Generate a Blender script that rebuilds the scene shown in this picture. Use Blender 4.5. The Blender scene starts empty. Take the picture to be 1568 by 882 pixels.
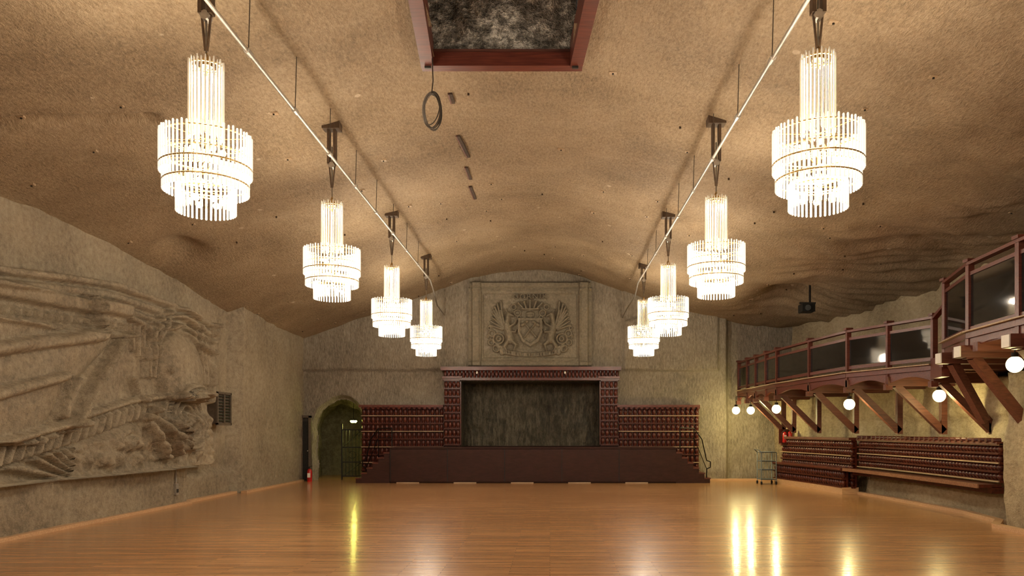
import bpy, math, random
import numpy as np
from mathutils import Vector, Matrix
random.seed(7)
rng = np.random.RandomState(3)
scene = bpy.context.scene
scene.view_settings.view_transform = 'Standard'
scene.view_settings.look = 'None'
scene.view_settings.exposure = 0.0

# ------------------------------------------------------------------ materials
def new_mat(name):
    m = bpy.data.materials.new(name); m.use_nodes = True
    nt = m.node_tree
    return m, nt, nt.nodes['Principled BSDF']

def simple(name, col, rough=0.5, metal=0.0, emis=None, estr=0.0, alpha=1.0, var=0.0, bump=0.0, scale=20):
    m, nt, b = new_mat(name)
    b.inputs['Base Color'].default_value = (*col, 1)
    b.inputs['Roughness'].default_value = rough
    b.inputs['Metallic'].default_value = metal
    b.inputs['Alpha'].default_value = alpha
    if emis:
        b.inputs['Emission Color'].default_value = (*emis, 1)
        b.inputs['Emission Strength'].default_value = estr
    if var > 0 or bump > 0:
        tc = nt.nodes.new('ShaderNodeTexCoord')
        n = nt.nodes.new('ShaderNodeTexNoise'); n.inputs['Scale'].default_value = scale; n.inputs['Detail'].default_value = 3
        nt.links.new(tc.outputs['Object'], n.inputs['Vector'])
        if var > 0:
            r = nt.nodes.new('ShaderNodeValToRGB')
            r.color_ramp.elements[0].position = 0.3; r.color_ramp.elements[1].position = 0.7
            r.color_ramp.elements[0].color = (*[c*(1-var) for c in col], 1)
            r.color_ramp.elements[1].color = (*[min(1, c*(1+var)) for c in col], 1)
            nt.links.new(n.outputs['Fac'], r.inputs['Fac']); nt.links.new(r.outputs['Color'], b.inputs['Base Color'])
        if bump > 0:
            bp = nt.nodes.new('ShaderNodeBump'); bp.inputs['Strength'].default_value = bump; bp.inputs['Distance'].default_value = 0.02
            nt.links.new(n.outputs['Fac'], bp.inputs['Height']); nt.links.new(bp.outputs['Normal'], b.inputs['Normal'])
    return m

def rock(name, dark, mid, light, streak=(1, 1, 1), rough=0.7, bump=0.6, fine=9.0, specks=True, dist=0.05, fmix=.5, lo=.38, hi=.62, big=.45):
    m, nt, b = new_mat(name)
    N = nt.nodes.new; L = nt.links.new
    tc = N('ShaderNodeTexCoord')
    mp = N('ShaderNodeMapping'); mp.inputs['Scale'].default_value = streak
    L(tc.outputs['Object'], mp.inputs['Vector'])
    n1 = N('ShaderNodeTexNoise'); n1.inputs['Scale'].default_value = big; n1.inputs['Detail'].default_value = 4; n1.inputs['Roughness'].default_value = 0.62
    n2 = N('ShaderNodeTexNoise'); n2.inputs['Scale'].default_value = fine; n2.inputs['Detail'].default_value = 4; n2.inputs['Roughness'].default_value = 0.8
    L(tc.outputs['Object'], n1.inputs['Vector']); L(mp.outputs['Vector'], n2.inputs['Vector'])
    mx = N('ShaderNodeMix'); mx.data_type = 'FLOAT'; mx.inputs['Factor'].default_value = fmix
    L(n1.outputs['Fac'], mx.inputs['A']); L(n2.outputs['Fac'], mx.inputs['B'])
    r = N('ShaderNodeValToRGB'); cr = r.color_ramp
    cr.elements[0].position = lo; cr.elements[0].color = (*dark, 1)
    cr.elements[1].position = hi; cr.elements[1].color = (*light, 1)
    e = cr.elements.new(0.5); e.color = (*mid, 1)
    L(mx.outputs['Result'], r.inputs['Fac'])
    col = r.outputs['Color']
    if specks:
        v = N('ShaderNodeTexVoronoi'); v.inputs['Scale'].default_value = 1.15
        L(tc.outputs['Object'], v.inputs['Vector'])
        r2 = N('ShaderNodeValToRGB'); r2.color_ramp.elements[0].position = 0.05; r2.color_ramp.elements[0].color = (.7, .7, .7, 1)
        r2.color_ramp.elements[1].position = 0.065; r2.color_ramp.elements[1].color = (0, 0, 0, 1)
        L(v.outputs['Distance'], r2.inputs['Fac'])
        m2 = N('ShaderNodeMix'); m2.data_type = 'RGBA'
        L(r2.outputs['Color'], m2.inputs['Factor']); L(col, m2.inputs['A'])
        m2.inputs['B'].default_value = (min(1, light[0]*1.4), min(1, light[1]*1.5), min(1, light[2]*1.7), 1)
        col = m2.outputs['Result']
    L(col, b.inputs['Base Color'])
    b.inputs['Roughness'].default_value = rough
    b.inputs['Specular IOR Level'].default_value = 0.35
    bp = N('ShaderNodeBump'); bp.inputs['Strength'].default_value = bump; bp.inputs['Distance'].default_value = dist
    L(n2.outputs['Fac'], bp.inputs['Height']); L(bp.outputs['Normal'], b.inputs['Normal'])
    return m

M_ceil = rock('salt_rock_ceiling', (.145, .098, .052), (.285, .205, .12), (.41, .31, .195), streak=(2.2, .9, 1), bump=1.0, fine=12, dist=.035, fmix=.6, lo=.35, hi=.65)
M_left = rock('salt_rock_left', (.165, .13, .088), (.275, .223, .152), (.365, .305, .213), specks=False, bump=.8, fine=9, fmix=.55)
M_back = rock('salt_rock_back', (.16, .132, .096), (.27, .23, .172), (.385, .335, .258), streak=(2, 2, .6), specks=False, fine=10, bump=1.0, fmix=.6)
M_right = rock('salt_rock_right', (.24, .185, .115), (.38, .305, .19), (.49, .40, .265), streak=(1, 1, 1.5), specks=False, bump=.9)
M_crest = rock('carved_salt', (.14, .117, .08), (.21, .178, .124), (.30, .257, .184), specks=False, fine=12, bump=.6)
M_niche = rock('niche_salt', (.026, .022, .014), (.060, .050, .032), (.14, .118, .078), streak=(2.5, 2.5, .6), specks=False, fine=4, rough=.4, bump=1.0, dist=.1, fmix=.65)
M_shaft = rock('shaft_salt', (.06, .052, .042), (.24, .215, .18), (.80, .75, .66), streak=(1.5, 1.5, 1.6), specks=False, fine=3.6, rough=.3, bump=1.0, dist=.12, fmix=.8, lo=.38, hi=.64)
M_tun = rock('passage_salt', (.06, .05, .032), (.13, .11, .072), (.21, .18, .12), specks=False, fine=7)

def wood(name, c1, c2, rough=0.35, scale=(1, 12, 12), bump=.1, spec=.5):
    m, nt, b = new_mat(name); N = nt.nodes.new; L = nt.links.new
    tc = N('ShaderNodeTexCoord'); mp = N('ShaderNodeMapping'); mp.inputs['Scale'].default_value = scale
    n = N('ShaderNodeTexNoise'); n.inputs['Scale'].default_value = 3; n.inputs['Detail'].default_value = 3
    L(tc.outputs['Object'], mp.inputs['Vector']); L(mp.outputs['Vector'], n.inputs['Vector'])
    r = N('ShaderNodeValToRGB'); r.color_ramp.elements[0].position = .3; r.color_ramp.elements[1].position = .7
    r.color_ramp.elements[0].color = (*c1, 1); r.color_ramp.elements[1].color = (*c2, 1)
    L(n.outputs['Fac'], r.inputs['Fac']); L(r.outputs['Color'], b.inputs['Base Color'])
    b.inputs['Roughness'].default_value = rough; b.inputs['Specular IOR Level'].default_value = spec
    bp = N('ShaderNodeBump'); bp.inputs['Strength'].default_value = bump; bp.inputs['Distance'].default_value = .01
    L(n.outputs['Fac'], bp.inputs['Height']); L(bp.outputs['Normal'], b.inputs['Normal'])
    return m
M_red = wood('red_brown_timber', (.065, .013, .008), (.14, .032, .018), .38)
M_redd = wood('dark_red_logs', (.035, .006, .004), (.10, .02, .010), .30, scale=(4, 4, 4), spec=.35)
M_stage = wood('stage_panel_wood', (.026, .008, .005), (.042, .0135, .009), .55, scale=(2, 2, 6), bump=.03, spec=.25)
M_brace = wood('brace_timber', (.07, .02, .012), (.14, .045, .026), .5)
M_pale = wood('pale_strip', (.30, .20, .11), (.44, .32, .2), .5)
M_strip = wood('varnished_strip', (.16, .06, .03), (.30, .16, .09), .35)
M_trim = wood('floor_trim_wood', (.46, .27, .14), (.62, .40, .22), .45)
M_steel = simple('galvanised_pipe', (.42, .38, .32), .45, .6, var=.15)
M_darkm = simple('dark_metal', (.05, .045, .04), .5, .6, var=.2)
M_brownm = simple('brown_bracket', (.10, .065, .04), .5, .4, var=.2)
M_black = simple('black_iron', (.02, .02, .018), .5, .5, var=.2)
M_brass = simple('brass', (.6, .42, .18), .3, 1.0, var=.1)
M_ext = simple('extinguisher_red', (.45, .015, .012), .3, var=.1)
M_white = simple('white_paint', (.75, .72, .65), .5, var=.05)
M_rub = simple('rubber', (.02, .02, .02), .8, var=.1)
M_glob = simple('opal_globe', (.9, .85, .7), .4, emis=(1, .84, .42), estr=4, var=.02)
M_grn = simple('exit_lamp', (.8, .9, .3), .4, emis=(.9, 1, .15), estr=26, var=.02)
M_speak = simple('speaker_brown', (.09, .065, .045), .6, var=.2)
M_blue = simple('blue_grey_tube', (.10, .12, .15), .4, .5, var=.1)
M_dark = simple('gouge_dark', (.05, .03, .018), .9, var=.3)
M_pane = simple('dark_tinted_glass', (.012, .011, .010), .05, alpha=.88, var=.1)
M_cable = simple('cable', (.12, .10, .08), .6, var=.1)
M_rod = simple('lit_glass_rod', (.84, .80, .72), .08, emis=(1, .92, .77), estr=.75)
M_rodc = simple('column_glass_rod', (.68, .61, .49), .08, emis=(1, .87, .65), estr=.22)

m, nt, b = new_mat('dance_floor_parquet'); N = nt.nodes.new; L = nt.links.new
tc = N('ShaderNodeTexCoord')
br = N('ShaderNodeTexBrick'); br.inputs['Scale'].default_value = 1.0
br.inputs['Brick Width'].default_value = 1.3; br.inputs['Row Height'].default_value = .09; br.inputs['Mortar Size'].default_value = .003
br.inputs['Color1'].default_value = (.47, .235, .097, 1); br.inputs['Color2'].default_value = (.61, .325, .138, 1); br.inputs['Mortar'].default_value = (.32, .145, .06, 1)
br.offset = .37
L(tc.outputs['Object'], br.inputs['Vector'])
mp = N('ShaderNodeMapping'); mp.inputs['Scale'].default_value = (.6, 9, 1); L(tc.outputs['Object'], mp.inputs['Vector'])
n = N('ShaderNodeTexNoise'); n.inputs['Scale'].default_value = 2.5; n.inputs['Detail'].default_value = 4; L(mp.outputs['Vector'], n.inputs['Vector'])
mx = N('ShaderNodeMix'); mx.data_type = 'RGBA'; mx.blend_type = 'MULTIPLY'; mx.inputs['Factor'].default_value = .6
r = N('ShaderNodeValToRGB'); r.color_ramp.elements[0].color = (.6, .55, .5, 1); r.color_ramp.elements[1].color = (1.0, 1.0, 1.0, 1)
r.color_ramp.elements[0].position = .3; r.color_ramp.elements[1].position = .65
L(n.outputs['Fac'], r.inputs['Fac']); L(br.outputs['Color'], mx.inputs['A']); L(r.outputs['Color'], mx.inputs['B'])
L(mx.outputs['Result'], b.inputs['Base Color'])
b.inputs['Roughness'].default_value = .25
b.inputs['Coat Weight'].default_value = .4; b.inputs['Coat Roughness'].default_value = .10
bp = N('ShaderNodeBump'); bp.inputs['Strength'].default_value = .22; bp.inputs['Distance'].default_value = .01
L(n.outputs['Fac'], bp.inputs['Height']); L(bp.outputs['Normal'], b.inputs['Normal']); L(bp.outputs['Normal'], b.inputs['Coat Normal'])
M_floor = m

# ------------------------------------------------------------------ noise
TAB = rng.rand(256, 256)
def vn(x, y, s=0):
    x = x + s*17.3; y = y + s*9.1
    xi = np.floor(x).astype(int); yi = np.floor(y).astype(int)
    fx = x-xi; fy = y-yi; fx = fx*fx*(3-2*fx); fy = fy*fy*(3-2*fy)
    g = lambda a, c: TAB[a & 255, c & 255]
    return (g(xi, yi)*(1-fx)+g(xi+1, yi)*fx)*(1-fy)+(g(xi, yi+1)*(1-fx)+g(xi+1, yi+1)*fx)*fy-.5
def fbm(x, y, o=4, s=0):
    r = 0; a = 1.0
    for i in range(o):
        r = r+a*vn(x*2**i, y*2**i, s+i*3); a *= .5
    return r
def sstep(a, b_, x):
    t = np.clip((x-a)/(b_-a), 0, 1); return t*t*(3-2*t)

# ------------------------------------------------------------------ mesh helpers
def link(o):
    scene.collection.objects.link(o); return o
def grid_obj(name, P, mat, keep=None, smooth=True):
    nu, nv, _ = P.shape
    idx = np.arange(nu*nv).reshape(nu, nv)
    F = np.stack([idx[:-1, :-1], idx[1:, :-1], idx[1:, 1:], idx[:-1, 1:]], -1).reshape(-1, 4)
    if keep is not None: F = F[keep.reshape(-1)]
    me = bpy.data.meshes.new(name)
    me.from_pydata(P.reshape(-1, 3).tolist(), [], F.tolist())
    me.materials.append(mat)
    if smooth: me.polygons.foreach_set('use_smooth', [True]*len(me.polygons))
    me.update()
    return link(bpy.data.objects.new(name, me))

class B:
    def __init__(s): s.v = []; s.f = []; s.mi = []; s.sm = []; s.mats = []
    def m(s, mat):
        if mat not in s.mats: s.mats.append(mat)
        return s.mats.index(mat)
    def add(s, vs, fs, mat, smooth=False):
        o = len(s.v); s.v += [tuple(v) for v in vs]; k = s.m(mat)
        for f in fs: s.f.append([o+i for i in f]); s.mi.append(k); s.sm.append(smooth)
    def box(s, x0, x1, y0, y1, z0, z1, mat):
        vs = [(x, y, z) for x in (x0, x1) for y in (y0, y1) for z in (z0, z1)]
        s.add(vs, [(0, 1, 3, 2), (4, 6, 7, 5), (0, 4, 5, 1), (2, 3, 7, 6), (0, 2, 6, 4), (1, 5, 7, 3)], mat)
    def beam(s, p0, p1, w, h, mat):
        p0 = Vector(p0); p1 = Vector(p1); d = (p1-p0).normalized()
        up = Vector((0, 0, 1)) if abs(d.z) < .95 else Vector((0, 1, 0))
        sd = d.cross(up).normalized(); u = sd.cross(d).normalized()
        vs = [p+sd*a*w/2+u*c*h/2 for p in (p0, p1) for a in (-1, 1) for c in (-1, 1)]
        s.add(vs, [(0, 1, 3, 2), (4, 6, 7, 5), (0, 4, 5, 1), (2, 3, 7, 6), (0, 2, 6, 4), (1, 5, 7, 3)], mat)
    def cyl(s, p0, p1, r0, mat, r1=None, n=8, caps=True, prof=None):
        p0 = Vector(p0); p1 = Vector(p1); d = p1-p0; dn = d.normalized()
        up = Vector((0, 0, 1)) if abs(dn.z) < .95 else Vector((1, 0, 0))
        a = dn.cross(up).normalized(); c = dn.cross(a).normalized()
        if prof is None: prof = [(0, r0), (1, r0 if r1 is None else r1)]
        vs = []; fs = []
        for t, r in prof:
            for i in range(n):
                an = 2*math.pi*i/n
                vs.append(p0+d*t+(a*math.cos(an)+c*math.sin(an))*r)
        k = len(prof)
        for j in range(k-1):
            for i in range(n):
                fs.append((j*n+i, j*n+(i+1) % n, (j+1)*n+(i+1) % n, (j+1)*n+i))
        s.add(vs, fs, mat, True)
        if caps:
            o = len(s.v)-len(vs); kk = s.m(mat)
            s.f.append([o+i for i in range(n)]); s.mi.append(kk); s.sm.append(False)
            s.f.append([o+(k-1)*n+i for i in range(n)]); s.mi.append(kk); s.sm.append(False)
    def sphere(s, c, r, mat, n=16, m=10, sz=1.0):
        vs = []; fs = []
        for j in range(m+1):
            ph = math.pi*j/m
            for i in range(n):
                an = 2*math.pi*i/n
                vs.append((c[0]+r*math.sin(ph)*math.cos(an), c[1]+r*math.sin(ph)*math.sin(an), c[2]+r*sz*math.cos(ph)))
        for j in range(m):
            for i in range(n): fs.append((j*n+i, j*n+(i+1) % n, (j+1)*n+(i+1) % n, (j+1)*n+i))
        s.add(vs, fs, mat, True)
    def torus(s, c, R, r, mat, n=32, m=6, axis='Z', sx=1, sy=1):
        vs = []; fs = []
        for i in range(n):
            a = 2*math.pi*i/n
            for j in range(m):
                p = 2*math.pi*j/m
                x = (R+r*math.cos(p))*math.cos(a)*sx; y = (R+r*math.cos(p))*math.sin(a)*sy; z = r*math.sin(p)
                if axis == 'Z': q = (x, y, z)
                elif axis == 'Y': q = (x, z, y)
                else: q = (z, x, y)
                vs.append((c[0]+q[0], c[1]+q[1], c[2]+q[2]))
        for i in range(n):
            for j in range(m): fs.append((i*m+j, ((i+1) % n)*m+j, ((i+1) % n)*m+(j+1) % m, i*m+(j+1) % m))
        s.add(vs, fs, mat, True)
    def prism(s, pts, z0, z1, mat):
        n = len(pts); vs = [(x, y, z0) for x, y in pts]+[(x, y, z1) for x, y in pts]
        fs = [list(range(n)), list(range(n, 2*n))]+[(i, (i+1) % n, n+(i+1) % n, n+i) for i in range(n)]
        s.add(vs, fs, mat)
    def tube(s, pts, r, mat, n=6):
        for a, c in zip(pts[:-1], pts[1:]): s.cyl(a, c, r, mat, n=n)
    def mesh(s, name):
        me = bpy.data.meshes.new(name); me.from_pydata(s.v, [], s.f)
        for m_ in s.mats: me.materials.append(m_)
        me.polygons.foreach_set('material_index', s.mi); me.polygons.foreach_set('use_smooth', s.sm)
        me.update(); return me
    def obj(s, name, parent=None):
        o = link(bpy.data.objects.new(name, s.mesh(name)))
        if parent: o.parent = parent
        return o
def lamp(name, loc, power, col, size, parent=None):
    l = bpy.data.lights.new(name, 'POINT'); l.energy = power; l.color = col; l.shadow_soft_size = size
    o = link(bpy.data.objects.new(name, l)); o.location = loc
    if parent: o.parent = parent
    return o

def segd(U, V, a, c):
    ax, ay = a; bx, by = c; dx, dy = bx-ax, by-ay
    t = np.clip(((U-ax)*dx+(V-ay)*dy)/(dx*dx+dy*dy), 0, 1)
    return np.hypot(U-ax-t*dx, V-ay-t*dy)
def polyd(U, V, pts):
    d = segd(U, V, pts[0], pts[1])
    for i in range(1, len(pts)-1): d = np.minimum(d, segd(U, V, pts[i], pts[i+1]))
    return d
def rnd(d, w): return np.sqrt(np.clip(1-(d/w)**2, 0, 1))
def flat(d, w, e=.03): return 1-sstep(w-e, w+e, d)
def inpoly(U, V, pts):
    ins = np.zeros(U.shape, bool); n = len(pts); j = n-1
    for i in range(n):
        xi, yi = pts[i]; xj, yj = pts[j]
        c = ((yi > V) != (yj > V)) & (U < (xj-xi)*(V-yi)/((yj-yi) if yj != yi else 1e-9)+xi)
        ins ^= c; j = i
    return ins

# ------------------------------------------------------------------ ceiling
CX = np.array([-9.4, -8.6, -7.3, -5.3, -3.5, -2.2, -.66, .8, 2.4, 3.9, 5.9, 7.5, 9.0, 10.4])
CF = np.array([5.15, 5.4, 5.85, 6.25, 6.62, 6.95, 7.1, 6.97, 6.6, 6.25, 5.95, 5.75, 5.5, 5.2])
CB = np.array([4.4, 4.6, 5.1, 5.75, 6.5, 6.95, 7.1, 6.93, 6.33, 5.85, 5.4, 5.3, 5.2, 5.0])
# smooth the cross-section
_xx = np.linspace(-9.4, 10.4, 400)
def _sm(C):
    y = np.interp(_xx, CX, C); k = np.ones(31)/31
    yp = np.pad(y, 15, mode='reflect', reflect_type='odd'); return np.convolve(yp, k, mode='valid')
SF, SB = _sm(CF), _sm(CB)
def ceil_z(X, Y, nz=True):
    X = np.asarray(X, float); Y = np.asarray(Y, float)
    t = sstep(13, 26, Y)
    z = np.interp(X, _xx, SF)*(1-t)+np.interp(X, _xx, SB)*t
    if nz:
        z = z+.11*fbm(X*.35, Y*.35, 3, 1)+.045*fbm(X*1.6, Y*2.0, 3, 5)
        side = sstep(4.5, 8, X)
        z = z+side*(.22*fbm(X*.5, Y*.6, 4, 11)+.045*np.sin(Y*9+X*3+9*fbm(X*.6, Y*.6, 2, 3))*sstep(-.1, .15, fbm(X*.4, Y*.4, 2, 23)))
        z = z+.14*rnd(polyd(X, Y, [(-8.6, 9.6), (-7.4, 10.6), (-5.8, 11.3)]), .16)
        z = z+.30*np.exp(-((X+7.9)/.35)**2-((Y-16.8)/.6)**2)
        z = z+.7*np.exp(-((X-7.0)/.9)**2-((Y-23)/1.6)**2)
        k = np.exp(-((X+.66)/2.0)**4-((Y-10.2)/2.2)**4)
        z = z*(1-k)+7.08*k
    return z
xs = np.arange(-9.4, 10.41, .09); ys = np.arange(-6.2, 26.71, .09)
XX, YY = np.meshgrid(xs, ys, indexing='ij')
P = np.stack([XX, YY, ceil_z(XX, YY)], -1)
xc = (XX[:-1, :-1]+XX[1:, 1:])/2; yc = (YY[:-1, :-1]+YY[1:, 1:])/2
OX0, OX1, OY0, OY1 = -1.68, .29, 8.4, 11.32
SK = .075
def skx(x, y): return x+SK*(OY1-y)
xk = xc-SK*(OY1-yc)
keep = ~((xk > OX0) & (xk < OX1) & (yc > OY0) & (yc < OY1))
grid_obj('ceiling', P, M_ceil, keep)

def patch(pa, pb, pc, nu, nv, amp, nrm, s):
    u = np.linspace(0, 1, nu)[:, None, None]; v = np.linspace(0, 1, nv)[None, :, None]
    pa, pb, pc, nrm = map(np.array, (pa, pb, pc, nrm))
    Q = pa+u*(pb-pa)+v*(pc-pa)
    h = amp*fbm(np.linspace(0, 1, nu)[:, None]*nu*.16+0*v[..., 0], np.linspace(0, 1, nv)[None, :]*nv*.10+0*u[..., 0], 4, s)
    return Q+h[..., None]*nrm
sh = bpy.data.objects.new('ceiling_hoist_shaft', None); link(sh)
zb, zt = 7.0, 9.4
def S(x, y, z): return (skx(x, y), y, z)
for nm, a, b_, c, nr in [('shaft_wall_far', S(OX0-.1, OY1+.1, zb), S(OX1+.1, OY1+.1, zb), S(OX0-.1, OY1+.1, zt), (0, 1, 0)),
                        ('shaft_wall_near', S(OX0-.1, OY0-.1, zb), S(OX1+.1, OY0-.1, zb), S(OX0-.1, OY0-.1, zt), (0, 1, 0)),
                        ('shaft_wall_a', S(OX0-.1, OY0-.1, zb), S(OX0-.1, OY1+.1, zb), S(OX0-.1, OY0-.1, zt), (1, 0, 0)),
                        ('shaft_wall_b', S(OX1+.1, OY0-.1, zb), S(OX1+.1, OY1+.1, zb), S(OX1+.1, OY0-.1, zt), (1, 0, 0)),
                        ('shaft_top', S(OX0-.3, OY0-.3, zt), S(OX1+.3, OY0-.3, zt), S(OX0-.3, OY1+.3, zt), (0, 0, 1))]:
    o = grid_obj(nm, patch(a, b_, c, 90, 90, .08, nr, 4), M_shaft); o.parent = sh
b = B()
b.box(OX0-.18, OX1+.18, OY1-.04, OY1+.14, 6.94, 7.14, M_red)
b.box(skx(OX0, OY0)-.18, skx(OX1, OY0)+.18, OY0-.14, OY0+.04, 6.94, 7.14, M_red)
for x0, x1 in ((OX0-.18, OX0+.0), (OX1-.0, OX1+.18)):
    vs = [(skx(x, y), y, z) for x in (x0, x1) for y in (OY0, OY1) for z in (6.93, 7.3)]
    b.add(vs, [(0, 1, 3, 2), (4, 6, 7, 5), (0, 4, 5, 1), (2, 3, 7, 6), (0, 2, 6, 4), (1, 5, 7, 3)], M_red)
b.box(OX0, OX1, OY1-.0, OY1+.05, 7.14, 7.20, M_brace)
for x in (OX0-.12, OX1+.03):
    b.box(x-.0, x+.09, OY1-.06, OY1-.02, 6.9, 6.94, M_darkm)
    b.cyl((x+.04, OY1-.045, 7.03), (x+.04, OY1-.06, 7.03), .025, M_darkm, n=8)
b.obj('shaft_timber_frame', sh)

# ------------------------------------------------------------------ left wall with bas-relief
yl = np.concatenate([np.arange(-6.2, 9, .15), np.arange(9, 20.3, .03), np.arange(20.3, 26.5, .07)])
zl = np.concatenate([np.arange(-.1, .7, .08), np.arange(.7, 5.0, .03), np.arange(5.0, 6.0, .08)])
U, V = np.meshgrid(yl, zl, indexing='ij')
def wave(x): return .5+.5*np.clip(1.6*np.sin(x), -1, 1)
def relief(U, V):
    h = np.zeros(U.shape)
    panel = (U < 19.4) & (U > 4)
    corn = [(4, 3.7), (9, 3.95), (12.1, 4.22), (13.6, 4.4), (15, 4.54), (17.5, 4.5), (19.3, 4.33)]
    cz = np.interp(U, [p[0] for p in corn], [p[1] for p in corn])
    h += .16*sstep(-.03, .03, cz-V)*panel
    h += .18*flat(np.abs(V-cz+.07), .07)*panel
    h += .10*flat(np.abs(V-cz+.26), .07)*panel
    h += .07*flat(np.abs(V-cz+.46), .05)*panel*(U > 15.2)
    L1 = (U < 15.1)
    zz = 3.55+(U-12)*.045
    h += L1*.15*flat(np.abs(V-zz-.30), .12)
    h += L1*.09*flat(np.abs(V-zz), .07)*wave(U*24)
    h += L1*.09*flat(np.abs(V-zz+.16), .05)
    h += .20*inpoly(U, V, [(14.35, 3.72), (15.15, 3.7), (15.2, 4.1), (14.1, 4.15)])
    h += .14*inpoly(U, V, [(14.6, 3.45), (15.0, 3.45), (15.1, 3.72), (14.4, 3.72)])
    ang = np.arctan2(V-4.3, U-15.9)
    fan = inpoly(U, V, [(15.0, 3.5), (13.45, 1.75), (12.6, 1.45), (9, 1.6), (9, 3.3), (12, 3.4), (14.4, 3.45)])
    h += fan*(.10+.10*np.abs(np.sin(ang*9))**.6*sstep(0, 1.6, np.hypot(U-15.9, V-4.3)))
    h += .20*rnd(segd(U, V, (15.05, 3.5), (13.45, 1.75)), .11)
    h += .17*rnd(polyd(U, V, [(9, 2.5), (11, 2.75), (12.6, 3.1), (14.2, 3.4)]), .12)
    h += .14*rnd(polyd(U, V, [(9, 2.0), (11.5, 2.2), (13.2, 2.6)]), .10)
    bnd = [(9, .95), (11, 1.15), (12.4, 1.37), (13.75, 1.62), (15.6, 2.02), (17.2, 2.2), (19.3, 2.32)]
    bz = np.interp(U, [p[0] for p in bnd], [p[1] for p in bnd])
    inb = flat(np.abs(V-bz), .16)
    h += inb*(.03+.12*wave((U-(V-bz)*.5)*26))*(U < 16.3)
    h += .14*rnd(np.abs(V-bz-.24), .07)*(U < 19.3)
    a2 = np.arctan2(V-.75, 14.1-U)
    reg = (V < bz-.2) & (V > .84) & (U < 13.7) & (U > 9)
    h += reg*.12*wave(a2*40)
    d = np.hypot(U-17.75, (V-1.85)*1.05)
    h += (d < .80)*(.12+.07*np.sin(d*34))*((V > 1.2))
    h += .14*rnd(np.abs(d-.88), .07)*(V > 1.5)
    for a, c, w in [((16.3, 2.1), (17.2, 1.2), .09), ((15.95, 1.95), (16.55, 1.15), .1), ((16.7, 2.0), (17.35, 1.3), .05)]:
        h += .22*rnd(segd(U, V, a, c), w)
    d = np.hypot((U-17.75)*.95, V-2.95)
    h += .30*rnd(d, .98)*(V > 2.35)
    for r_ in (1.12, 1.3, 1.45):
        h += .12*rnd(np.abs(d-r_), .06)*(V > 2.8)*(U > 16.2)*(U < 19.3)
    h += ((U > 15.7) & (U < 16.7) & (V > 3.3+.15*np.sin(U*3)) & (V < 3.8))*.08*wave(U*28)
    h += .13*rnd(polyd(U, V, [(15.3, 3.95), (16.4, 3.85), (17.4, 3.98), (18.6, 3.7), (19.3, 3.6)]), .08)
    h += .16*flat(segd(U, V, (19.3, 4.3), (19.35, 2.4)), .06)
    h += .14*rnd(segd(U, V, (15.75, 2.75), (16.05, 2.2)), .04)
    h += .18*rnd(segd(U, V, (13.55, 2.55), (13.2, 1.95)), .09)
    h += .08*rnd(np.hypot(U-16.95, V-3.0), .10)
    rub = sstep(bz-.12, bz-.35, V)*(V > .84)*sstep(13.4, 14.0, U)*sstep(19.5, 19.2, U)
    h += rub*(.10+.20*np.abs(fbm(U*3.2, V*3.6, 2, 9))+.04*fbm(U*9, V*9, 2, 4))
    return h
def left_base(U): return -8.68+.42*sstep(21.0, 21.08, U)
R = relief(U, V)
R *= (V > .84)
X = left_base(U)+R*1.3+.10*fbm(U*.5, V*.5, 4, 2)+.025*fbm(U*4, V*4, 3, 8)
X += .30*sstep(.88, .83, V)*(U < 18.1)+.14*sstep(.66, .60, V)*(U >= 18.1)*(U < 21)
grid_obj('wall_left', np.stack([X, U, V], -1), M_left)

# ------------------------------------------------------------------ back wall
xb = np.concatenate([np.arange(-9.2, -8.1, .05), np.arange(-8.1, -6.0, .025), np.arange(-6.0, 8.6, .05)]); zb_ = np.concatenate([np.arange(-.1, 3.1, .025), np.arange(3.1, 7.4, .05)])
U, V = np.meshgrid(xb, zb_, indexing='ij')
d = .08*fbm(U*.5, V*.5, 4, 21)+.04*fbm(U*3, V*2.2, 3, 22)
side = (U < -3.6) | (U > 2.45)
d += .13*sstep(3.66, 3.72, V+.05*fbm(U*1.0, U*0, 3, 7))*side*(U < 5.6)
d += -.35*sstep(5.9, 6.05, U)
d += .12*rnd(polyd(U, V, [(2.6, 5.25), (3.1, 5.4), (3.6, 5.1), (4.1, 5.2)]), .12)+.11*rnd(np.hypot(U-2.9, V-5.0), .3)
niche = (U > -3.02) & (U < 1.73) & (V > 1.05) & (V < 3.34)
def tunr(U, V): return np.hypot((U+7.05)/.82, np.maximum(V-1.75, 0)/.98)+.16*fbm(U*1.6, V*1.6, 3, 30)
tr = tunr(U, V)
d -= .25*sstep(1.16, 1.0, tr)
tun = tr < 1
cen = lambda A: (A[:-1, :-1]+A[1:, 1:])/2
hole = (cen(niche.astype(float)) > .9) | (cen(tun.astype(float)) > .9)
wback = grid_obj('wall_back', np.stack([U, 26.3-d, V], -1), M_back, ~hole)
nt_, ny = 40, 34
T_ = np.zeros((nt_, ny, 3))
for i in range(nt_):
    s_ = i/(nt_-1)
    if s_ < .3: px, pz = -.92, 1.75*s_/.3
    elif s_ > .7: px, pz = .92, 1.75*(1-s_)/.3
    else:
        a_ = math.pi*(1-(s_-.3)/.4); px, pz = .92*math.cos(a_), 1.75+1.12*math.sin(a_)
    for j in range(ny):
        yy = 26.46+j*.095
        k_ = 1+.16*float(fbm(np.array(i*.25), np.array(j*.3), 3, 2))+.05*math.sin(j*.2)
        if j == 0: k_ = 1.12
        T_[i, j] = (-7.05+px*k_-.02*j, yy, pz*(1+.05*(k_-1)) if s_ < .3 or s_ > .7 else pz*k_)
tu = grid_obj('tunnel_passage', T_, M_tun); tu.parent = wback
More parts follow.
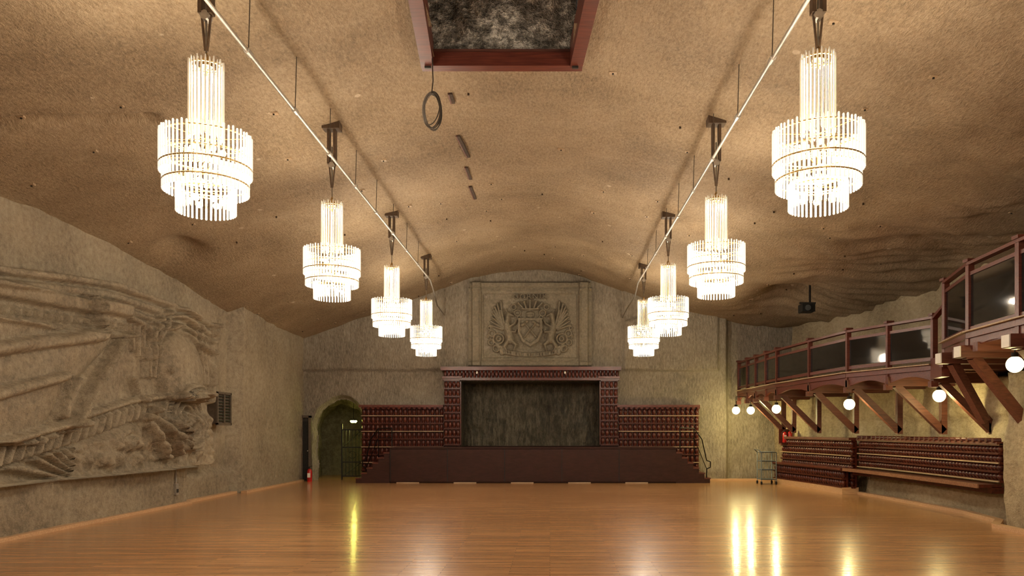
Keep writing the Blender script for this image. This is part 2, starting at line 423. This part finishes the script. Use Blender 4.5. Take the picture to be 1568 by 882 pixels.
Pe = patch((-9.2, 29.4, 0), (-6.0, 29.4, 0), (-9.2, 29.4, 3.4), 30, 30, .15, (0, 1, 0), 3)
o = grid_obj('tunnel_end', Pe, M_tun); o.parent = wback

# ------------------------------------------------------------------ stage (with proscenium and niche)
b = B()
ST = 1.14
b.box(-5.08, 4.02, 24.95, 25.96, 0.02, ST-.03, M_stage)
b.box(-5.1, 4.04, 24.9, 25.97, ST-.04, ST, M_stage)
b.box(-2.95, 1.66, 25.9, 27.3, 1.0, ST, M_stage)
xsn = np.linspace(-5.08, 4.02, 6)
for i in range(5):
    b.box(xsn[i]+.012, xsn[i+1]-.012, 24.92, 24.95, .06, ST-.06, M_stage)
    b.box(xsn[i]+.2, xsn[i+1]-.9, 24.91, 24.94, .0, .03, M_pale)
    b.beam((xsn[i], 24.935, .05), (xsn[i], 24.935, ST-.05), .02, .02, M_black)
n = 6
for i in range(n):
    z = ST-(i+1)*ST/(n+1)
    b.box(-5.1-(i+1)*.18, -5.1-i*.18, 24.95, 25.9, 0.0, z, M_stage)
    b.box(-5.1-(i+1)*.18-.02, -5.1-i*.18, 24.93, 25.9, z-.035, z+.005, M_red)
    b.box(4.02+i*.18, 4.02+(i+1)*.18, 24.95, 25.9, 0.0, z, M_stage)
    b.box(4.02+i*.18, 4.02+(i+1)*.18+.02, 24.93, 25.9, z-.035, z+.005, M_red)
stage = b.obj('stage')
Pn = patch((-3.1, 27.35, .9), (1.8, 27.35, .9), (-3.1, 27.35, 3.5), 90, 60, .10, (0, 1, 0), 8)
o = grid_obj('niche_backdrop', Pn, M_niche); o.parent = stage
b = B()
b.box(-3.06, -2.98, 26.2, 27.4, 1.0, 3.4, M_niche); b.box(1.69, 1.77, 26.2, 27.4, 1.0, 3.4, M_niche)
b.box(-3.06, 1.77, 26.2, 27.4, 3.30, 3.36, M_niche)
b.obj('niche_lining', stage)

def log_panel(b, p0, p1, z0, z1, n_out, rows, r=.045, pitch=.15, thick=.12, strip=2):
    p0 = Vector((*p0, 0)); p1 = Vector((*p1, 0)); d = (p1-p0); Ln = d.length; d.normalize(); nv = Vector((*n_out, 0)).normalized()
    H = (z1-z0)/rows
    b.beam(p0+Vector((0, 0, (z0+z1)/2)), p1+Vector((0, 0, (z0+z1)/2)), .05, z1-z0, M_redd)
    for k in range(rows+1):
        z = z0+k*H
        q = nv*(thick*.55)
        b.beam(p0+q+Vector((0, 0, z)), p1+q+Vector((0, 0, z)), thick, .05, M_redd)
        b.beam(p0+nv*(thick*1.1+.012)+Vector((0, 0, z)), p1+nv*(thick*1.1+.012)+Vector((0, 0, z)), .02, .024, M_pale if (strip and k % strip == 0) else M_redd)
    nn = max(1, int(Ln/pitch))
    for k in range(rows):
        z = z0+k*H
        for i in range(nn):
            c = p0+d*((i+.5)*Ln/nn)+nv*thick*.6
            b.cyl(c+Vector((0, 0, z+.025)), c+Vector((0, 0, z+H-.025)), 0, M_redd, n=8,
                  prof=[(0, r*.6), (.2, r*1.2), (.5, r*1.45), (.8, r*1.2), (1, r*.6)])
for x0, x1 in ((-6.25, -3.52), (2.27, 4.95)):
    b = B(); log_panel(b, (x0, 26.08), (x1, 26.08), .1, 2.42, (0, -1), 9)
    b.beam((x0-.05, 25.97, 2.48), (x1+.0, 25.97, 2.48), .28, .08, M_red)
    xx = np.arange(x0, x1, .17)
    for x in xx: b.cyl((x+.08, 25.97, 2.42), (x+.08, 25.82, 2.42), .05, M_redd, n=8)
    b.obj('log_wainscot')
b = B()
for x0, x1 in ((-3.5, -2.97), (1.68, 2.25)):
    b.box(x0, x1, 26.0, 26.3, 1.1, 3.3, M_redd)
    log_panel(b, (x0, 25.98), (x1, 25.98), 1.2, 3.32, (0, -1), 8, pitch=.13, strip=0)
b.box(-3.55, 2.3, 25.86, 26.2, 3.33, 3.42, M_redd)
b.box(-3.6, 2.35, 25.80, 26.2, 3.66, 3.78, M_red)
b.box(-3.5, 2.25, 25.98, 26.2, 3.42, 3.66, M_redd)
for i in range(48):
    x = -3.46+i*.121; b.cyl((x, 25.90, 3.42), (x, 25.90, 3.66), 0, M_redd, n=8, prof=[(0, .03), (.5, .055), (1, .03)])
for x0, x1 in ((-3.55, -2.9), (1.6, 2.3)):
    b.box(x0, x1, 25.82, 25.9, 3.40, 3.46, M_red)
b.box(-2.97, -2.93, 25.9, 25.95, 1.2, 3.3, M_redd); b.box(1.64, 1.68, 25.9, 25.95, 1.2, 3.3, M_redd)
b.cyl((-2.4, 25.82, 3.60), (-2.4, 25.75, 3.56), .03, M_white); b.cyl((.5, 25.82, 3.60), (.5, 25.75, 3.56), .03, M_white)
b.obj('proscenium', stage)
def handrail(x0, x1, y):
    s = 1 if x1 > x0 else -1
    b = B(); pts = [(x0, y, ST), (x0, y, ST+.62), (x0+s*.45, y, ST+.60), (x0+s*.7, y, ST+.25), (x1, y, .72), (x1+s*.12, y, .68), (x1+s*.12, y, .5), (x1, y, .45), (x1, y, 0)]
    b.tube(pts, .018, M_black)
    b.tube([(x0+s*.45, y, ST+.60), (x0+s*.45, y, .75)], .014, M_black)
    b.tube([(x0, y, ST+.3), (x0+s*.45, y, ST+.28), (x1, y, .45)], .012, M_black)
    b.obj('stair_handrail', stage)
handrail(4.15, 5.0, 25.0); handrail(-5.2, -6.05, 25.8)

# ------------------------------------------------------------------ crest relief panel
xg = np.arange(-2.72, 1.40, .014); zg = np.arange(3.82, 6.64, .014)
U, V = np.meshgrid(xg, zg, indexing='ij')
h = .10+.02*fbm(U*3, V*3, 3, 2)
cx = -.66
h += .10*flat(np.abs(np.abs(U-cx)-1.79), .15)
h += .10*flat(np.abs(V-6.54), .08)*(np.abs(U-cx) < 2.0)
h += .06*flat(np.abs(V-6.40), .04)
h += .09*flat(np.abs(V-3.90), .07)
inner = (np.abs(U-cx) < 1.62) & (V > 4.05) & (V < 6.30)
fr = np.maximum(np.abs(U-cx)-1.62, np.abs(V-5.175)-1.125)
h += .08*rnd(np.abs(fr), .07)
h -= .06*inner
u = np.abs(U-cx); v = V-5.08; w_ = U-cx
C = np.zeros(U.shape)
def mxx(a):
    global C
    C = np.maximum(C, a)
P1 = [(-.40, .34), (.40, .34), (.42, -.12), (.28, -.44), (0, -.62), (-.28, -.44), (-.42, -.12)]
shd = inpoly(w_, v, P1); shi = inpoly(w_*1.25, v*1.25, P1)
mxx(.18*shd); C -= .08*shi
C += .09*rnd(segd(w_, v, (-.20, -.30), (.18, .16)), .035)+.09*rnd(segd(w_, v, (.20, -.30), (-.18, .16)), .035)
C += .10*rnd(segd(w_, v, (.10, .22), (.27, .10)), .06)+.10*rnd(segd(w_, v, (-.10, .22), (-.27, .10)), .06)
mxx(.19*rnd(np.hypot(u, (v-.47)*1.2), .16)); C -= .05*flat(np.abs(v-.47), .02)*(u < .12)
mxx(.18*flat(segd(u, v, (0, .64), (.27, .66)), .04))
for a, c in [((0, .68), (0, .90)), ((.13, .68), (.19, .86)), ((.25, .70), (.37, .82))]:
    mxx(.16*rnd(segd(u, v, a, c), .045))
for c in [(0, .94), (.20, .90), (.39, .85)]: mxx(.17*rnd(np.hypot(u-c[0], v-c[1]), .05))
for c, rr_ in [((.42, .52), .10), ((.36, .36), .06), ((.55, .72), .08)]:
    mxx(.13*rnd(np.abs(np.hypot(u-c[0], v-c[1])-rr_), .032))
mxx(.21*rnd(segd(u, v, (.66, -.38), (.78, .12)), .14))
mxx(.21*rnd(segd(u, v, (.78, .10), (.74, .40)), .09))
mxx(.21*rnd(np.hypot(u-.72, v-.47), .10)); mxx(.17*rnd(segd(u, v, (.66, .47), (.56, .42)), .04)); mxx(.15*rnd(segd(u, v, (.76, .55), (.80, .64)), .025))
for k in range(8):
    t_ = k/7; a_ = math.radians(82-70*t_); L_ = .68-.16*t_
    p0 = (.90+.03*math.sin(k), .18-.22*t_); p1 = (p0[0]+L_*math.cos(a_)*.85, p0[1]+L_*math.sin(a_)+.05)
    mxx((.13+.02*(k % 2))*rnd(segd(u, v, p0, p1), .042))
mxx(.17*rnd(polyd(u, v, [(.84, .1), (.90, .34), (.96, .60)]), .05))
for a, c, w2 in [((.70, .05), (.52, .16), .05), ((.52, .16), (.46, .26), .035), ((.68, -.10), (.50, -.12), .05), ((.50, -.12), (.45, -.04), .03), ((.64, -.40), (.48, -.54), .075), ((.48, -.54), (.54, -.72), .045), ((.74, -.40), (.86, -.60), .075), ((.86, -.60), (.78, -.76), .045), ((.78, -.76), (.68, -.78), .03)]:
    mxx(.18*rnd(segd(u, v, a, c), w2))
for c, rr_ in [((1.06, -.34), .17), ((1.28, -.16), .10), ((1.05, -.34), .07), ((1.30, -.46), .09), ((1.12, -.66), .11), ((.94, -.80), .06), ((1.36, .02), .05)]:
    mxx(.12*rnd(np.abs(np.hypot(u-c[0], v-c[1])-rr_), .035))
for k in range(9):
    mxx(.11*rnd(np.hypot(u-(.98+.055*k+.03*math.sin(k*2)), v+.78-.07*k), .045))
rib = -.88+.14*u**2
mxx(.13*flat(np.abs(v-rib), .08, .02)*(u < 1.0)); mxx(.10*flat(np.abs(v-rib-.13), .06)*(u > .80)*(u < 1.15))
C -= .06*(np.sin(w_*48+2*np.sin(w_*17)) > .1)*(np.abs(v-rib) < .045)*(u < .92)*(C > .05)
C += .015*fbm(U*12, V*12, 2, 3)*(C > .02)
h += C*1.15*inner
crest = grid_obj('coat_of_arms_relief', np.stack([U, 26.3-h, V], -1), M_crest)
tx = bpy.data.curves.new('lettering', 'FONT'); tx.body = 'GORNIK'; tx.size = .24; tx.extrude = .05; tx.align_x = 'CENTER'
tx.materials.append(M_crest); tx.space_character = 1.35
to = link(bpy.data.objects.new('lettering', tx)); to.location = (cx, 26.2, 6.07); to.rotation_euler = (math.pi/2, 0, 0); to.parent = crest

# ------------------------------------------------------------------ right wall
yr = np.arange(-6.2, 26.6, .08); zr = np.arange(-.1, 6.4, .08)
U, V = np.meshgrid(yr, zr, indexing='ij')
lowY = [-7, 13.7, 14.3, 15.8, 19.6, 22.2, 24.9, 26.6]; lowX = [7.95, 8.0, 8.7, 8.72, 8.55, 8.25, 7.8, 7.6]
upY = [-7, 20, 24, 26.6]; upX = [9.7, 9.7, 8.9, 8.3]
xl = np.interp(U, lowY, lowX); xu = np.interp(U, upY, upX)
t = sstep(2.72, 2.85, V)
xw = xl*(1-t)+xu*t
ext = (sstep(14, 14.3, U))*(sstep(21, 20.5, U))
xw = xw-.14*sstep(1.95, 2.0, V+.1*fbm(U*1.2, U*0, 3, 6))*(1-t)*ext
xw = xw-.15*sstep(.55, .5, V)*ext
xw = xw+.18*fbm(U*.6, V*.7, 4, 14)+.05*fbm(U*3, V*3, 3, 15)
grid_obj('wall_right', np.stack([xw, U, V], -1), M_right)
xs2 = np.arange(-9.4, 10.4, .3); zs2 = np.arange(-.1, 7.5, .3)
U, V = np.meshgrid(xs2, zs2, indexing='ij')
grid_obj('wall_front', np.stack([U, -6+.2*fbm(U, V, 3, 2), V], -1), M_back)
b = B(); b.box(-9.5, 10.5, -6.3, 30.0, -.12, 0, M_floor); b.obj('floor')

b = B()
for a, c in [((-8.34, -6), (-8.34, 18.1)), ((-8.46, 18.1), (-8.46, 21)), ((-8.2, 21), (-8.2, 25.9))]:
    b.beam((a[0], a[1], .03), (c[0], c[1], .03), .16, .06, M_trim)
b.obj('baseboard_left')
b = B()
pr = [(7.86, -6), (7.84, 13.6), (8.3, 14.3), (8.5, 15.8), (8.36, 19.6), (8.1, 22.2), (7.66, 24.9), (7.5, 26)]
for a, c in zip(pr[:-1], pr[1:]): b.beam((a[0]-.1, a[1], .035), (c[0]-.1, c[1], .035), .14, .07, M_trim)
b.obj('baseboard_right')
b = B(); b.box(5.1, 7.4, 26.25, 26.4, 0, .06, M_trim); b.obj('baseboard_back')

# ------------------------------------------------------------------ chandeliers
def tier(b, r, z0, z1, n, rr, mat, jag=.0):
    for i in range(n):
        a = 2*math.pi*i/n
        x, y = r*math.cos(a), r*math.sin(a)
        dz = jag*(i % 2)
        b.cyl((x, y, z0+dz), (x, y, z1+dz), 0, mat, n=6, caps=True, prof=[(0, rr*.6), (.03, rr*1.15), (.08, rr), (.95, rr), (1, rr*.7)])
    b.torus((0, 0, z1-.04), r-.014, .009, M_brass, n=40, m=5)
b = B()
tier(b, .285, 0.0, .27, 38, .0105, M_rod, .0)
tier(b, .412, .21, .45, 54, .0105, M_rod, .0)
tier(b, .442, .39, .62, 56, .0105, M_rod, .0)
tier(b, .442, .60, .81, 56, .0105, M_rod, .012)
tier(b, .168, .76, 1.56, 26, .0095, M_rodc, .02)
b.torus((0, 0, .47), .445, .010, M_brass, n=48, m=5); b.torus((0, 0, .30), .415, .010, M_brass, n=48, m=5)
for z, r in ((.27, .28), (.45, .41), (.62, .43), (.81, .43), (1.52, .165)):
    for k in range(6):
        a = k*math.pi/3; b.cyl((0, 0, z-.04), (r*math.cos(a), r*math.sin(a), z-.04), .005, M_brass, n=5)
b.cyl((0, 0, .05), (0, 0, 1.66), .012, M_brass)
b.cyl((0, 0, 1.52), (0, 0, 1.64), .0, M_brass, prof=[(0, .06), (.3, .07), (.7, .03), (1, .02)], n=12)
for k in range(6):
    a = k*math.pi/3+.3
    for z in (.12, .38, .64): b.sphere((.16*math.cos(a), .16*math.sin(a), z), .035, M_rod, n=8, m=6)
CH = b.mesh('chandelier_glass')
PL, PR_ = 5.98, 5.9
LC = (1, .88, .71)
def chandelier(x, y, z0, zp):
    o = link(bpy.data.objects.new('chandelier', CH)); o.location = (x, y, z0)
    zc = float(ceil_z(x, y))-z0
    b = B()
    b.cyl((0, 0, 1.6), (0, 0, zc-.35), .011, M_steel, n=6)
    for s in (-.05, .05):
        b.box(s-.02, s+.02, -.05, .05, zp-z0+.02, zc+.05, M_brownm)
        b.beam((s, 0, zp-z0+.05), (s*.2, 0, zp-z0-.36), .02, .02, M_brownm)
    b.box(-.14, .14, -.1, .1, zc-.08, zc+.05, M_brownm)
    b.cyl((0, -.05, zp-z0), (0, .05, zp-z0), .05, M_steel)
    b.obj('hanging_bracket', o)
    lamp('bulb_upper', (0, 0, 1.42), 105, LC, .07, o)
    lamp('bulb_lower', (0, 0, .42), 355, LC, .14, o)
for x, y, z in ((-3.56, 8.12, 3.94), (-3.53, 12.7, 3.81), (-3.55, 17.6, 3.80), (-3.48, 22.05, 3.78), (-3.5, 2.8, 3.9), (-3.5, -2.1, 3.9)): chandelier(x, y, z, PL)
for x, y, z in ((2.72, 7.95, 3.93), (2.62, 12.35, 3.79), (2.62, 17.35, 3.79), (2.64, 22.05, 3.78), (2.6, 2.7, 3.9), (2.6, -2.1, 3.9)): chandelier(x, y, z, PR_)
for nm, x, z in (('ceiling_conduit_pipe', -3.42, PL), ('ceiling_conduit_pipe', 2.52, PR_)):
    b = B(); b.cyl((x, -5, z), (x, 22.4, z), .022, M_steel, n=8)
    b.tube([(x, 22.4, z), (x, 23.2, z-.25), (x-.1, 24.5, z-.4), (x-.1, 26.2, z-.45)], .02, M_steel)
    for y in np.arange(4, 22.4, 1.63):
        b.cyl((x, y-.06, z), (x, y+.06, z), .036, M_steel, n=8)
        b.cyl((x, y, z), (x+.02, y, float(ceil_z(x, y))+.03), .006, M_cable, n=4)
    b.obj(nm)

# ceiling bolts and plates
b = B()
for i in range(15):
    for j in range(20):
        x = -8+i*1.15+random.uniform(-.45, .45); y = 5+j*1.1+random.uniform(-.45, .45)
        if x > 8.5 or (-2.2 < x < .9 and 8 < y < 12.2): continue
        z = float(ceil_z(x, y)); k = random.random()
        if k < .24:
            s_ = random.uniform(.5, 1.0); b.box(x-.075*s_, x+.075*s_, y-.05*s_, y+.05*s_, z-.012, z+.03, M_pale)
            b.cyl((x, y, z-.03), (x, y, z), .014, M_darkm, n=6)
        elif k < .34: b.cyl((x, y, z-.035), (x, y, z+.03), .018, M_brownm, n=6)
b.obj('ceiling_rock_bolts')
b = B()
for (x0, y0, x1, y1) in [(-1.57, 12.4, -1.57, 12.75), (-1.66, 14.2, -1.58, 15.3), (-1.68, 15.8, -1.66, 16.5), (-1.72, 17.0, -1.70, 17.9)]:
    za = float(ceil_z(x0, y0)); zb2 = float(ceil_z(x1, y1))
    b.beam((x0, y0, za-.0), (x1, y1, zb2-.0), .05, .06, M_dark)  # dark colour on raised strips stands in for slots gouged into the ceiling
    b.beam((x0-.035, y0, za-.015), (x1-.035, y1, zb2-.015), .02, .04, M_brace)
b.obj('ceiling_slot_strips')
b = B()
cxx, cyy, czz = -1.66, 11.0, 6.2
for k in range(6):
    pts = []
    ro = .15*(k-2.5)/2.5
    for i in range(31):
        a = 2*math.pi*i/30
        px = (.105+.012*(k % 3))*math.cos(a); pz = (.235+.015*((k*2) % 3))*math.sin(a)
        pts.append((cxx+px*math.cos(ro)-pz*math.sin(ro), cyy+.02*k+.03*math.sin(a+k), czz+px*math.sin(ro)+pz*math.cos(ro)))
    b.tube(pts, .008, M_cable, n=5)
b.tube([(cxx, cyy, czz+.22), (cxx+.02, cyy, 6.6), (cxx, cyy+.05, 6.95)], .009, M_cable)
b.obj('hanging_cable_coil')

# ------------------------------------------------------------------ door, tunnel gate, lamp, extinguishers
b = B()
b.box(-8.24, -7.94, 26.04, 26.14, 0, 2.12, M_darkm); b.box(-8.2, -8.0, 26.01, 26.04, .05, 1.98, M_black)
b.box(-8.26, -8.2, 25.96, 26.06, 0, 2.16, M_speak); b.box(-8.0, -7.92, 25.96, 26.06, 0, 2.16, M_speak); b.box(-8.26, -7.92, 25.96, 26.06, 2.1, 2.18, M_speak)
b.cyl((-8.03, 25.97, 1.0), (-8.03, 26.02, 1.0), .02, M_steel)
b.obj('door_1')
b = B()
gx0, gx1, gy = -7.05, -6.38, 26.65
for x in np.linspace(gx0, gx1, 7): b.cyl((x, gy, .1), (x, gy, 1.72), .014, M_black, n=6)
for z in (.12, .6, 1.1, 1.7): b.beam((gx0, gy, z), (gx1, gy, z), .03, .035, M_black)
b.tube([(gx0, gy, .12), (gx1, gy, .6)], .012, M_black); b.tube([(gx0, gy, 1.1), (gx1, gy, 1.7)], .012, M_black)
b.box(gx0-.04, gx0, gy-.03, gy+.03, 0, 1.9, M_black); b.box(gx1, gx1+.04, gy-.03, gy+.03, 0, 1.9, M_black)
b.torus(((gx0+gx1)/2, gy, .85), .12, .01, M_black, axis='Y', n=20)
b.obj('iron_gate')
b = B(); b.cyl((-6.75, 26.95, 2.02), (-6.75, 26.95, 1.94), 0, M_grn, n=14, prof=[(0, .1), (.4, .12), (1, .08)]); b.cyl((-6.75, 26.95, 2.7), (-6.75, 26.95, 2.0), .01, M_black); b.cyl((-6.75, 26.95, 2.02), (-6.75, 26.95, 2.07), .12, M_darkm, n=14)
o = b.obj('tunnel_lamp'); lamp('tunnel_bulb', (-6.75, 27.0, 1.8), 14, (1, .88, .22), .06, o)
def extinguisher(x, y, z, s=1.0):
    b = B()
    b.cyl((x, y, z), (x, y, z+.45*s), 0, M_ext, n=16, prof=[(0, .075*s), (.03, .085*s), (.82, .085*s), (.93, .06*s), (1, .03*s)])
    b.cyl((x, y, z+.45*s), (x, y, z+.5*s), .02*s, M_black); b.beam((x-.03, y, z+.51*s), (x+.1*s, y-.02, z+.54*s), .02, .015, M_black)
    b.tube([(x-.02, y, z+.48*s), (x-.11*s, y, z+.42*s), (x-.11*s, y, z+.2*s), (x-.1*s, y, z+.1*s)], .012*s, M_rub)
    b.box(x-.05*s, x+.05*s, y-.088*s, y-.08*s, z+.15*s, z+.3*s, M_white)
    return b
extinguisher(-7.85, 25.6, 0, .95).obj('fire_extinguisher')
b = extinguisher(7.37, 24.6, 1.30, .75)
b.box(7.22, 7.66, 24.7, 24.74, 1.24, 1.72, M_redd); b.box(7.22, 7.66, 24.45, 24.74, 1.24, 1.28, M_redd)
x, y, z = 7.54, 24.6, 1.29
b.cyl((x, y, z), (x, y, z+.36), 0, M_ext, n=16, prof=[(0, .065), (.03, .07), (.82, .07), (.93, .05), (1, .02)])
b.obj('fire_extinguisher')

b = B()
x0, x1, y0, y1 = 6.56, 7.02, 24.3, 24.8
for x in (x0, x1):
    for y in (y0, y1):
        b.cyl((x, y, .12), (x, y, 1.0), .014, M_blue, n=6); b.cyl((x-.02, y, .05), (x+.02, y, .05), .05, M_rub, n=12)
        b.cyl((x, y, .05), (x, y, .13), .01, M_steel, n=6)
for z in (.15, .45, .72, 1.0):
    b.tube([(x0, y0, z), (x1, y0, z), (x1, y1, z), (x0, y1, z), (x0, y0, z)], .011, M_blue)
for x in np.linspace(x0, x1, 6)[1:-1]: b.cyl((x, y1, .15), (x, y1, 1.0), .006, M_blue, n=4)
b.box(x0, x1, y0, y1, .14, .16, M_blue)
b.tube([(x0, y0, 1.0), (x0-.1, y0, 1.08), (x0-.1, y1, 1.08), (x0, y1, 1.0)], .012, M_blue)
b.obj('equipment_trolley')

# ------------------------------------------------------------------ benches along right wall
b = B()
Wp = [(8.18, 20.5), (8.3, 19.6), (8.38, 17.7), (8.42, 15.8), (8.42, 14.45)]
for a, c in zip(Wp[:-1], Wp[1:]):
    log_panel(b, a, c, .74, 1.42, (-1, 0), 4, pitch=.12, strip=2)
    b.beam((a[0]-.3, a[1], .66), (c[0]-.3, c[1], .66), .42, .06, M_redd)
    b.beam((a[0]-.52, a[1], .66), (c[0]-.52, c[1], .66), .03, .08, M_strip)
    b.beam((a[0]-.05, a[1], 1.45), (c[0]-.05, c[1], 1.45), .26, .05, M_red)
    b.beam((a[0]-.16, a[1], .58), (c[0]-.16, c[1], .58), .22, .12, M_redd)
    Ls = int(abs(a[1]-c[1])/.2)
    for i in range(Ls):
        t_ = (i+.5)/Ls; xx_ = a[0]+(c[0]-a[0])*t_; yy_ = a[1]+(c[1]-a[1])*t_
        b.cyl((xx_-.05, yy_, 1.50), (xx_-.20, yy_, 1.50), .045, M_redd, n=8)
b.obj('log_bench')
b = B()
Wq = [(7.52, 24.9), (7.72, 23.6), (7.95, 22.2), (8.05, 21.3), (8.1, 20.6)]
for k, (a, c) in enumerate(zip(Wq[:-1], Wq[1:])):
    log_panel(b, (a[0]-.05, a[1]), (c[0]-.05, c[1]), .18, 1.42, (-1, .0), 6, pitch=.14)
    b.beam((a[0]-.1, a[1], 1.46), (c[0]-.1, c[1], 1.46), .3, .06, M_red)
    log_panel(b, (a[0]-.28, a[1]), (c[0]-.28, c[1]), .18, .62, (-1, .0), 2, pitch=.14, strip=0)
    b.beam((a[0]-.3, a[1], .66), (c[0]-.3, c[1], .66), .34, .05, M_red)
    b.beam((a[0]-.2, a[1], .09), (c[0]-.2, c[1], .09), .45, .18, M_trim)
b.obj('log_bench')

# ------------------------------------------------------------------ balcony
bal = link(bpy.data.objects.new('balcony', None))
E = [(6.3, 26.1), (6.32, 24.0), (6.36, 21.9), (6.54, 19.7), (6.76, 17.75), (7.18, 16.6), (7.6, 15.5), (7.45, 14.75)]
b = B()
b.prism(E+[(9.8, 14.75), (9.8, 20), (9.1, 24), (8.5, 26.1)], 2.84, 2.94, M_brace)
T = [(7.45, 14.75), (7.02, 13.1), (6.9, 11.5), (6.85, 9.8), (6.85, 8)]
b.prism(T+[(9.8, 8), (9.8, 14.75)], 3.1, 3.22, M_brace)
b.obj('deck', bal)
b = B(); g = B()
def railing(pts, zd, zt, fz0, fz1, arch=True):
    for p in pts:
        b.beam((p[0], p[1], fz0-.04), (p[0], p[1], zt), .10, .10, M_red)
        b.box(p[0]-.08, p[0]+.08, p[1]-.08, p[1]+.08, zt, zt+.05, M_red)
        b.box(p[0]-.09, p[0]+.05, p[1]-.07, p[1]+.07, fz0-.12, fz0, M_red)
    for a, c in zip(pts[:-1], pts[1:]):
        b.beam((*a, zt-.03), (*c, zt-.03), .12, .05, M_red)
        b.beam((*a, zt-.20), (*c, zt-.20), .05, .06, M_red)
        b.beam((*a, zd+.16), (*c, zd+.16), .05, .07, M_red)
        b.beam((*a, fz1-.05), (*c, fz1-.05), .14, .10, M_red)
        b.beam((a[0]-.03, a[1], fz1+.012), (c[0]-.03, c[1], fz1+.012), .2, .02, M_pale)
        k = 10; A = Vector((*a, 0)); C_ = Vector((*c, 0)); D = (C_-A); nv = Vector((-D.y, D.x, 0)).normalized()*.03
        for i in range(k):
            t0, t1 = i/k, (i+1)/k
            h0 = fz0+(.12 if arch else 0)*math.sin(math.pi*t0); h1 = fz0+(.12 if arch else 0)*math.sin(math.pi*t1)
            q0 = A+D*t0; q1 = A+D*t1
            vs = [q+o_+Vector((0, 0, z_)) for o_ in (nv, -nv) for q, z_ in ((q0, h0), (q1, h1), (q1, fz1-.05), (q0, fz1-.05))]
            b.add(vs, [(0, 1, 2, 3), (4, 5, 6, 7), (0, 1, 5, 4)], M_red)
        g.beam((*a, (zt-.22+zd+.2)/2), (*c, (zt-.22+zd+.2)/2), .012, zt-zd-.44, M_pane)
railing([E[0], (6.31, 25.0), E[1], (6.33, 22.9), E[2], E[3], E[4], E[5], E[6]], 2.94, 3.95, 2.66, 2.98)
railing(T, 3.22, 4.5, 3.0, 3.32)
b.beam((7.6, 15.5, 2.9), (7.45, 14.75, 2.9), .14, .4, M_red); b.beam((7.6, 15.5, 3.9), (7.45, 14.75, 4.05), .1, .06, M_red)
b.obj('railing_timber', bal); g.obj('railing_panes', bal)
b = B()
def xlow(y): return float(np.interp(y, lowY, lowX))
for (x, y) in [(6.31, 25.0), (6.32, 24.0), (6.36, 21.9), (6.54, 19.7), (6.76, 17.75), (7.18, 16.6), (7.6, 15.5)]:
    xe = xlow(y)
    b.beam((x-.05, y, 2.72), (xe+.1, y, 2.72), .16, .2, M_brace)
    L_ = min(1.15, xe-x)
    b.beam((x+.15, y, 2.64), (x+L_, y, 2.64-.85*L_), .12, .14, M_brace)
    b.beam((x+L_, y, 2.7), (x+L_, y, 2.58-.85*L_), .12, .12, M_brace)
for (x, y) in T[1:4]+[(7.3, 14.3)]:
    b.beam((x-.2, y, 3.0), (9.6, y, 3.0), .22, .2, M_brace)
    b.box(x-.22, x-.20, y-.1, y+.1, 2.91, 3.09, M_white)
    b.beam((x+.05, y, 2.92), (8.05, y+.2, 1.85), .14, .16, M_brace)
    b.beam((x-.1, y-.35, 3.05), (x+1.4, y-.35, 3.05), .15, .15, M_brace)
b.obj('joists_and_braces', bal)
for (x, y, z, zt, pw) in [(5.95, 25.05, 2.32, 2.75, 60), (6.42, 25.05, 2.32, 2.8, 60), (6.33, 21.9, 2.28, 2.62, 45), (6.82, 17.85, 2.28, 2.62, 45), (7.8, 15.7, 2.38, 2.84, 42), (7.12, 12.0, 2.7, 3.1, 30)]:
    b = B(); b.sphere((0, 0, 0), .125, M_glob, n=20, m=14); b.cyl((0, 0, .11), (0, 0, .18), .05, M_darkm, n=12)
    b.cyl((0, 0, .18), (0, 0, zt-z), .009, M_darkm, n=6)
    if x < 6: b.tube([(0, 0, zt-z), (.4, 0, zt-z)], .012, M_darkm)
    o = b.obj('globe_lamp'); o.location = (x, y, z)
    lamp('globe_bulb', (0, 0, -.22), pw, (1, .84, .36), .08, o)

b = B()
b.box(-8.75, -8.36, 19.62, 20.45, 1.85, 2.62, M_speak)
for i in range(9): b.beam((-8.34, 19.68, 1.93+i*.077), (-8.34, 20.39, 1.93+i*.077), .05, .028, M_black)
for y0, y1, z0, z1 in ((19.6, 19.66, 1.83, 2.64), (20.41, 20.47, 1.83, 2.64), (20.0, 20.06, 1.85, 2.62), (19.6, 20.47, 2.6, 2.66), (19.6, 20.47, 1.81, 1.87)):
    b.box(-8.36, -8.31, y0, y1, z0, z1, M_speak)
b.obj('wall_louvre_speaker')
b = B(); b.box(-8.42, -8.3, 17.4, 17.52, .25, .5, M_steel); b.box(-8.31, -8.29, 17.42, 17.5, .3, .38, M_darkm); b.cyl((-8.33, 17.46, .5), (-8.33, 17.46, .8), .015, M_steel); b.obj('junction_box')
b = B(); b.box(7.0, 7.35, 21.7, 22.1, 4.98, 5.2, M_black); b.cyl((7.15, 21.7, 5.08), (7.1, 21.55, 5.06), .08, M_black, n=14); b.cyl((7.25, 21.85, 5.2), (7.25, 21.85, 6.2), .03, M_darkm); b.box(6.95, 7.4, 21.8, 21.85, 5.2, 5.25, M_darkm)
b.obj('stage_spotlight')

w = bpy.data.worlds.new('World'); scene.world = w; w.use_nodes = True
w.node_tree.nodes['Background'].inputs[0].default_value = (.02, .018, .015, 1)
cam = bpy.data.cameras.new('camera'); co = link(bpy.data.objects.new('camera', cam))
cam.sensor_width = 36; cam.lens = 27.55; cam.shift_x = -0.037; cam.shift_y = 0.1384
co.location = (0, 0, 1.7); co.rotation_euler = (math.pi/2, 0, 0)
scene.camera = co
